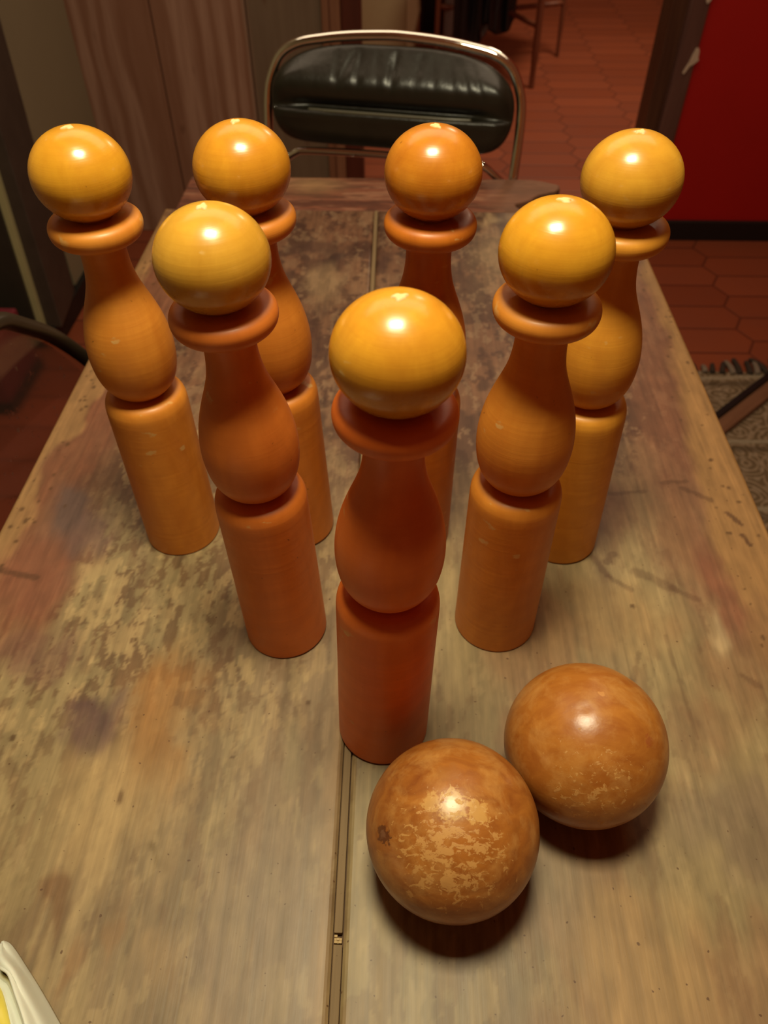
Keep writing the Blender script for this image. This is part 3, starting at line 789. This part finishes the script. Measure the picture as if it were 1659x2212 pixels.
PINS = [  # x, y, lean x, lean y, material, spin, label
    (-0.0100, 0.3060, 0.022, 0.010, 'amber', 0.4, 'foremost wooden skittle, standing alone right behind the near scuffed ball'),
    (-0.1006, 0.4020, -0.024, -0.003, 'pale', 1.3, 'straw yellow headed skittle, the left one of the middle pair'),
    (0.0893, 0.4138, -0.003, 0.002, 'gold', 2.6, 'golden headed skittle with turning lines, the right one of the middle pair'),
    (-0.2200, 0.5187, -0.002, -0.005, 'gold', 3.5, 'skittle standing nearest the left table edge in the back row'),
    (-0.1034, 0.5296, -0.025, -0.003, 'honey', 4.4, 'back row skittle half hidden behind the straw yellow headed one'),
    (0.0144, 0.5230, 0.013, 0.003, 'orange', 5.2, 'darker orange skittle in the back row, in front of the leather chair'),
    (0.1619, 0.5168, -0.029, -0.003, 'light', 0.9, 'skittle standing nearest the right table edge in front of red wall'),
]
proto = None
for (x, y, lx, ly, mk, spin, lab) in PINS:
    if proto is None:
        proto = make_skittle(PINM[mk], lab); o = proto
    else:
        o = copy_tree(proto)
        for ch in o.children:
            ch.data = ch.data.copy(); ch.data.materials[0] = PINM[mk][0 if ch.name.startswith('head') else 1]
        o['label'] = lab
    axis = Vector((lx, ly, 1)).normalized()
    q = Vector((0, 0, 1)).rotation_difference(axis)
    o.rotation_mode = 'QUATERNION'
    o.rotation_quaternion = q @ Matrix.Rotation(spin, 3, 'Z').to_quaternion()
    o.location = (x, y, TZ + 0.0926 * S * math.sin(math.acos(min(1, axis.z))) * 0.75)

# ------------------------------------------------------------------ balls
RB = 0.0578
def make_ball(name, c, mat, label, flat=0.0):
    bm = bmesh.new(); bmesh.ops.create_uvsphere(bm, u_segments=128, v_segments=80, radius=RB)
    r = random.Random(len(label))
    dents = [(Vector((r.gauss(0, 1), r.gauss(0, 1), r.gauss(0, 1))).normalized(), r.uniform(.04, .10), r.uniform(.0003, .0008)) for _ in range(50)]
    for v in bm.verts:
        n = v.co.normalized(); d = 0
        for dn, w, h in dents:
            q = (n - dn).length / w
            if q < 2.5: d += h * math.exp(-q * q)
        v.co = n * (RB - d * 0.6)
    zmin = min(v.co.z for v in bm.verts)
    o = bm_obj(name, bm, mat, None, smooth=True)
    o.location = (c[0], c[1], TZ - zmin + 0.0001)
    return tag(o, label, 'ball', 'wooden skittle balls on the table')
BM1 = ball_wood('scuffed_ball_wood', 1.7, [((-0.793, -0.308, 0.525), 0.10, (0.085, 0.022, 0.008), 0.85), ((-0.793, -0.308, 0.525), 0.045, (0.20, 0.085, 0.04), 0.7),
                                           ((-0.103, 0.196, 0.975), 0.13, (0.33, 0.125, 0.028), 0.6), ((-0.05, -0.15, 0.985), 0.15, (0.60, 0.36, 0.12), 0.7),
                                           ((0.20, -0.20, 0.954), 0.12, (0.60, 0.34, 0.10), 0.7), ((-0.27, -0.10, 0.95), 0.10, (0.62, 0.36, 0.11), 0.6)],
                (-0.08, -0.62, 0.76), 0.215, (0.40, 0.145, 0.024), (0.22, 0.060, 0.011))
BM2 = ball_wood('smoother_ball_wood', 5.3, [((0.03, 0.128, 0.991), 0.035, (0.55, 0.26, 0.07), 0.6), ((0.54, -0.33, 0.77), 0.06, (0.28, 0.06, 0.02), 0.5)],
                (-0.1, -0.90, 0.38), 0.155, (0.42, 0.160, 0.026), (0.29, 0.088, 0.014))
make_ball('wooden_ball', (0.0395, 0.2000), BM1, 'nearer wooden ball, badly scuffed with flaked pale patches')
make_ball('wooden_ball', (0.1376, 0.2628), BM2, 'farther wooden ball, smoother and more orange')

# ------------------------------------------------------------------ plastic bag at the near left corner
bg = thing('plastic_bag', 'crumpled white plastic bag with yellow wrapper inside, lying on the near left of table', 'bag', (0, 0, 0))
def sheet(name, A, B, hfun, mat, parent, nu=30, nv=24, thick=0.0012):
    """sheet between two edge curves A and B, raised by hfun(u, v)"""
    pa = smooth_path(A, max(1, nu // (len(A) - 1))); pb = smooth_path(B, max(1, nu // (len(B) - 1)))
    n = min(len(pa), len(pb)); V = []; F = []
    for i in range(n):
        for j in range(nv + 1):
            v = j / nv; p = pa[i].lerp(pb[i], v)
            V.append((p.x, p.y, p.z + hfun(i / (n - 1), v)))
    for i in range(n - 1):
        for j in range(nv):
            a = i * (nv + 1) + j
            F.append((a, a + 1, a + nv + 2, a + nv + 1))
    o = mesh_obj(name, V, F, mat, parent, smooth=True)
    s = o.modifiers.new('thick', 'SOLIDIFY'); s.thickness = thick; s.offset = 1
    return o
OUT = [(-0.2615, 0.1370, 0.7518), (-0.2547, 0.1341, 0.7518), (-0.2382, 0.1196, 0.7518), (-0.2248, 0.1073, 0.7518), (-0.2093, 0.0922, 0.7518), (-0.1867, 0.0695, 0.7518), (-0.1657, 0.0457, 0.7518), (-0.150, 0.0, 0.7518), (-0.17, -0.08, 0.7518)]
INN = [(-0.2600, 0.1335, 0.757), (-0.2513, 0.1193, 0.768), (-0.2424, 0.1140, 0.772), (-0.2322, 0.1024, 0.776), (-0.2214, 0.0898, 0.780), (-0.2065, 0.0694, 0.782), (-0.1919, 0.0464, 0.782), (-0.18, 0.0, 0.782), (-0.20, -0.08, 0.775)]
IN2 = [(-0.2605, 0.1332, 0.753), (-0.2535, 0.1190, 0.758), (-0.2445, 0.1135, 0.761), (-0.2345, 0.1020, 0.764), (-0.2237, 0.0895, 0.767), (-0.2090, 0.0690, 0.769), (-0.1945, 0.0462, 0.769), (-0.183, 0.0, 0.769), (-0.203, -0.08, 0.765)]
YMI = [(-0.2657, 0.1260, 0.7525), (-0.2562, 0.1130, 0.758), (-0.2491, 0.1074, 0.760), (-0.2419, 0.0995, 0.764), (-0.2344, 0.0891, 0.766), (-0.2207, 0.0687, 0.768), (-0.2075, 0.0473, 0.768), (-0.20, 0.0, 0.768), (-0.22, -0.08, 0.764)]
YLE = [(-0.2940, 0.1186, 0.752), (-0.2886, 0.1135, 0.752), (-0.2823, 0.1058, 0.752), (-0.2791, 0.0983, 0.752), (-0.2720, 0.0885, 0.752), (-0.2612, 0.0698, 0.752), (-0.2465, 0.0478, 0.752), (-0.245, 0.0, 0.752), (-0.26, -0.08, 0.752)]
FAR = [(-0.330, 0.150, 0.752), (-0.335, 0.135, 0.752), (-0.340, 0.12, 0.752), (-0.34, 0.10, 0.752), (-0.34, 0.085, 0.752), (-0.335, 0.06, 0.752), (-0.33, 0.03, 0.752), (-0.33, 0.0, 0.752), (-0.34, -0.08, 0.752)]
def fold(a, b):
    return lambda u, v: a * math.sin(PI * v) ** 0.8 + b * math.sin(v * 9 + u * 5) * math.sin(PI * v)
sheet('bag_film', OUT, INN, lambda u, v: 0.006 * min(1, u * 4 + .25) * math.sin(PI * v) ** 0.8 + 0.0016 * math.sin(v * 10 + u * 7) * math.sin(PI * v), M_BAG, bg, nu=72)
e = sheet('inner_film', IN2, YMI, fold(-0.002, 0.0012), M_BAG, bg, nu=72); e['label'] = 'inner layer of film folded under the rim'
e = sheet('yellow_wrapper', YMI, YLE, lambda u, v: 0.010 * math.sin(PI * v) ** 0.7 + 0.0012 * math.sin(v * 25 + u * 30) * math.sin(PI * v) - 0.001, M_YELLOW, bg, nu=72)
e['label'] = 'shiny yellow wrapper inside the bag'
sheet('bag_film', YLE, FAR, fold(0.014, 0.002), M_BAG, bg, nu=72)

# ------------------------------------------------------------------ black leather chair with chrome tube frame
yaw, rec = math.radians(-10.4), math.radians(14)
ch = thing('leather_chair', 'black leather chair with chrome tube frame at the far end of table', 'chair', (-0.025, 1.47, 0.0), (0, 0, yaw))
CZ = 0.845
def L(a, b, d=0.0):                   # a along the width, b up the reclined back, d towards the table
    return Vector((a, b * math.sin(rec) - d * math.cos(rec), CZ + b * math.cos(rec) + d * math.sin(rec)))
half = [(-0.2345, -0.115), (-0.2355, -0.045), (-0.2340, 0.005), (-0.2270, 0.036), (-0.2085, 0.070), (-0.176, 0.089), (-0.128, 0.0985), (-0.078, 0.1045), (-0.019, 0.108)]
loop = [L(a, b) for a, b in half] + [L(-a - .004, b) for a, b in half[::-1]]
lowl = [Vector((-0.236, -0.40, 0.03)), Vector((-0.238, -0.42, 0.10)), Vector((-0.238, -0.40, 0.42)), Vector((-0.238, -0.34, 0.465)), Vector((-0.237, -0.10, 0.470)), Vector((-0.236, -0.075, 0.50)), Vector((-0.2345, -0.055, 0.62))]
lowr = [Vector((-v.x - .004, v.y, v.z)) for v in lowl[::-1]]
base_l = [Vector((-0.236, 0.02, 0.012)), Vector((-0.236, -0.32, 0.012)), Vector((-0.236, -0.385, 0.016))]
base_r = [Vector((-v.x - .004, v.y, v.z)) for v in base_l[::-1]]
tube('frame', base_l + lowl + loop + lowr + base_r, 0.0085, M_CHROME, ch, seg=20, per=8)
tube('runner_bar', [(-0.236, 0.02, 0.012), (0.0, 0.02, 0.012), (0.232, 0.02, 0.012)], 0.0085, M_CHROME, ch)
tube('cross_bar', [L(-0.236, -0.125, -.004), L(-0.205, -0.103, 0), L(-0.181, -0.0875, .002), L(-0.163, -0.0835, .002), L(-0.09, -0.081, .002), L(0.0, -0.080, .002), L(0.09, -0.081, .002), L(0.160, -0.0835, .002), L(0.178, -0.0875, .002), L(0.200, -0.103, 0), L(0.232, -0.125, -.004)], 0.0068, M_CHROME, ch, seg=16)

def back_cushion():
    nu, nv = 120, 64; V = []; F = []; idx = {}
    a0, hw = -0.004, 0.2215
    for side in (0, 1):
        for j in range(nv + 1):
            for i in range(nu + 1):
                t = -1 + 2 * i / nu; t = math.sin(t * PI / 2)
                at = abs(t)
                top = 0.000 + 0.0935 * max(0.0, 1 - at ** 3) ** 0.42
                bot = -0.0685 * max(0.0, 1 - at ** 10) ** 0.5
                s = j / nv; s = 0.5 - 0.5 * math.cos(PI * s)
                b = bot + (top - bot) * s
                a = a0 + hw * t
                e = min(1.0, (1 - at) / 0.16) if at < 1 else 0.0
                eb = min(1.0, max(0, (top - b)) / 0.030, max(0, (b - bot)) / 0.024)
                rim = math.sqrt(max(0, 1 - (1 - e) ** 2)) * math.sqrt(max(0, 1 - (1 - eb) ** 2))
                if side == 0:
                    up = math.exp(-((b - 0.030) / 0.036) ** 2) * 0.024
                    lowr_ = 0.015 / (1 + math.exp((b + 0.0115) / 0.0012)) * min(1, max(0, (b + 0.075)) / 0.05)
                    win = 1 / (1 + math.exp((at - 0.74) * 30))
                    sm_ = math.exp(-((b + 0.0035) / 0.0065) ** 2) * 0.012 * win
                    wr = 0
                    for (ac, w, h, sl) in ((-0.098, .004, .0035, .0), (-0.083, .004, .003, .45), (-0.058, .005, .004, .05), (0.003, .0055, .0055, .08), (-0.025, .004, .002, -.1), (0.045, .004, .002, .1), (0.075, .004, .002, -.2), (0.105, .0035, .002, -.35), (0.128, .004, .0025, -.45), (0.15, .004, .002, -.5)):
                        wr += h * math.exp(-((a - ac - sl * (b - .05)) / w) ** 2) * math.exp(-((b - 0.055) / 0.028) ** 2)
                    d = 0.004 + rim * (0.009 + up + lowr_) - sm_ - wr * rim
                else:
                    d = -0.006 - rim * 0.008
                if rim == 0: d = 0.0
                p = L(a, b, d); V.append(p)
    N = (nv + 1) * (nu + 1); S_ = nu + 1
    for side in (0, 1):
        for j in range(nv):
            for i in range(nu):
                q = [side * N + k for k in (j * S_ + i, j * S_ + i + 1, (j + 1) * S_ + i + 1, (j + 1) * S_ + i)]
                F.append(q if side == 0 else q[::-1])
    bm = bmesh.new()
    vs = [bm.verts.new(p) for p in V]
    for f in F:
        try: bm.faces.new([vs[k] for k in f])
        except ValueError: pass
    bmesh.ops.remove_doubles(bm, verts=bm.verts, dist=0.0002)
    return bm_obj('backrest', bm, M_LEATHER, ch, smooth=True)
bk = back_cushion()
sp_ = tube('seam', [L(-0.150, -0.0120, 0.0240), L(-0.10, -0.0122, 0.0288), L(0, -0.0122, 0.0296), L(0.10, -0.0120, 0.0288), L(0.146, -0.0112, 0.0240)], 0.0030, M_SEAM_GLINT, bk, seg=12)
sp_['label'] = 'seam across the backrest, coloured pale to paint in its glint'
sc = bmesh.new(); add_box(sc, (-0.222, -0.45, 0.478), (0.218, -0.085, 0.535), 0.022)
bm_obj('seat', sc, M_LEATHER, ch, smooth=True)

# ------------------------------------------------------------------ smoked chair tucked under the left side of the table
lc = thing('smoked_chair', 'brown see-through chair with dark rim against left side of table', 'chair', (-0.462, 0.655, -0.006))
def back_out(u):                      # rounded outline of the back, u 0..1 from near foot to far foot
    pass
CH = 0.865; HWd = 0.245
outl = [(-HWd, 0.44), (-HWd, 0.60), (-HWd + .004, 0.70), (-HWd + .030, 0.775), (-0.165, 0.825), (-0.10, 0.852), (-0.04, 0.864), (0.0, CH), (0.04, 0.8645), (0.092, 0.853), (0.128, 0.826), (0.182, 0.771), (0.240, 0.678), (0.262, 0.60), (0.268, 0.44)]
def bx(y, z): return -0.030 * (z - 0.66) / 0.2 * 0.25 + 0.10 * (y / 0.25) ** 2 * 0.25
pts = [Vector((bx(y, z), y, z)) for y, z in outl]
path = smooth_path(pts, 6)
bm = bmesh.new()
n = len(path); half_n = n // 2
rows = []
for i in range(half_n + 1):
    a, b = path[i], path[n - 1 - i]
    rows.append([bm.verts.new((bx(a.y + (b.y - a.y) * k / 20, a.z + (b.z - a.z) * k / 20), a.y + (b.y - a.y) * k / 20, a.z + (b.z - a.z) * k / 20)) for k in range(21)])
for i in range(half_n):
    for k in range(20):
        try: bm.faces.new((rows[i][k], rows[i][k + 1], rows[i + 1][k + 1], rows[i + 1][k]))
        except ValueError: pass
bmesh.ops.remove_doubles(bm, verts=bm.verts, dist=0.0003)
sh = bm_obj('back_shell', bm, M_SMOKE, lc, smooth=True)
s = sh.modifiers.new('thick', 'SOLIDIFY'); s.thickness = 0.005; s.offset = 0
rim = tube('rim', pts, 0.013, M_RIM, lc, seg=14, per=6, flat=0.8)
bm = bmesh.new(); add_box(bm, (0.0, -0.22, 0.43), (0.40, 0.24, 0.445), 0.006)
bm_obj('seat', bm, M_SMOKE, lc)
for (x, y) in ((0.02, -0.21), (0.02, 0.23), (0.37, -0.20), (0.37, 0.22)):
    tube('leg', [(x, y, 0.0), (x, y, 0.2), (x, y, 0.43)], 0.010, M_RIM, lc, seg=12, per=2)

# ------------------------------------------------------------------ lights
def area(name, loc, size, power, col, aim=None, shape='DISK', sy=None):
    d = bpy.data.lights.new(name, 'AREA'); d.shape = shape; d.size = size
    if sy: d.size_y = sy
    d.energy = power; d.color = col
    o = bpy.data.objects.new(name, d); o.location = loc
    if aim is not None:
        o.rotation_euler = (Vector(aim) - Vector(loc)).to_track_quat('-Z', 'Y').to_euler()
    link(o); return o
area('table_lamp_light', (-0.035, 0.345, 1.98), 0.25, 16.5, (1.0, 0.90, 0.60), (-0.035, 0.345, 0.0), 'RECTANGLE', 0.20)
area('added_room_fill', (-0.15, 1.90, 2.45), 2.4, 20.0, (1.0, 0.78, 0.54), (-0.15, 1.90, 0.0), 'RECTANGLE', 1.2)  # added fill that brightens the walls and floor, no real fixture
area('far_room_light', (1.1, 4.1, 2.4), 0.5, 34.0, (1.0, 0.80, 0.55), (0.8, 4.6, 0.0))

w = bpy.data.worlds.new('dim_room'); scn.world = w; w.use_nodes = True
w.node_tree.nodes['Background'].inputs[0].default_value = (1.0, 0.27, 0.10, 1)
w.node_tree.nodes['Background'].inputs[1].default_value = 0.12

# ------------------------------------------------------------------ camera
cd = bpy.data.cameras.new('camera'); cam = bpy.data.objects.new('camera', cd); link(cam)
f_px, pit, rol, yw = 1632.8384, math.radians(46.14090418), math.radians(-0.14383509), math.radians(1.64848457)
cd.sensor_fit = 'VERTICAL'; cd.sensor_height = 36.0; cd.lens = f_px / 2212 * 36.0
fw = Vector((0, math.cos(pit), -math.sin(pit))); rt = Vector((1, 0, 0)); up = Vector((0, math.sin(pit), math.cos(pit)))
r2 = math.cos(rol) * rt + math.sin(rol) * up; u2 = math.cos(rol) * up - math.sin(rol) * rt
Rz = Matrix.Rotation(yw, 3, 'Z')
r2, u2, f2 = Rz @ r2, Rz @ u2, Rz @ fw
m = Matrix(((r2.x, u2.x, -f2.x, 0), (r2.y, u2.y, -f2.y, 0), (r2.z, u2.z, -f2.z, 1.46353469 * 0.39 + 0.75), (0, 0, 0, 1)))
cam.matrix_world = m
cd.clip_start = 0.02; cd.clip_end = 50
cd.dof.use_dof = True; cd.dof.focus_distance = 0.50; cd.dof.aperture_fstop = 9.0
scn.camera = cam

scn.view_settings.view_transform = 'Standard'; scn.view_settings.look = 'None'
scn.view_settings.gamma = 1.0; scn.view_settings.use_curve_mapping = False
scn.view_settings.exposure = 0.0
scn.cycles.max_bounces = 10
scn.cycles.caustics_reflective = False
scn.cycles.caustics_refractive = False
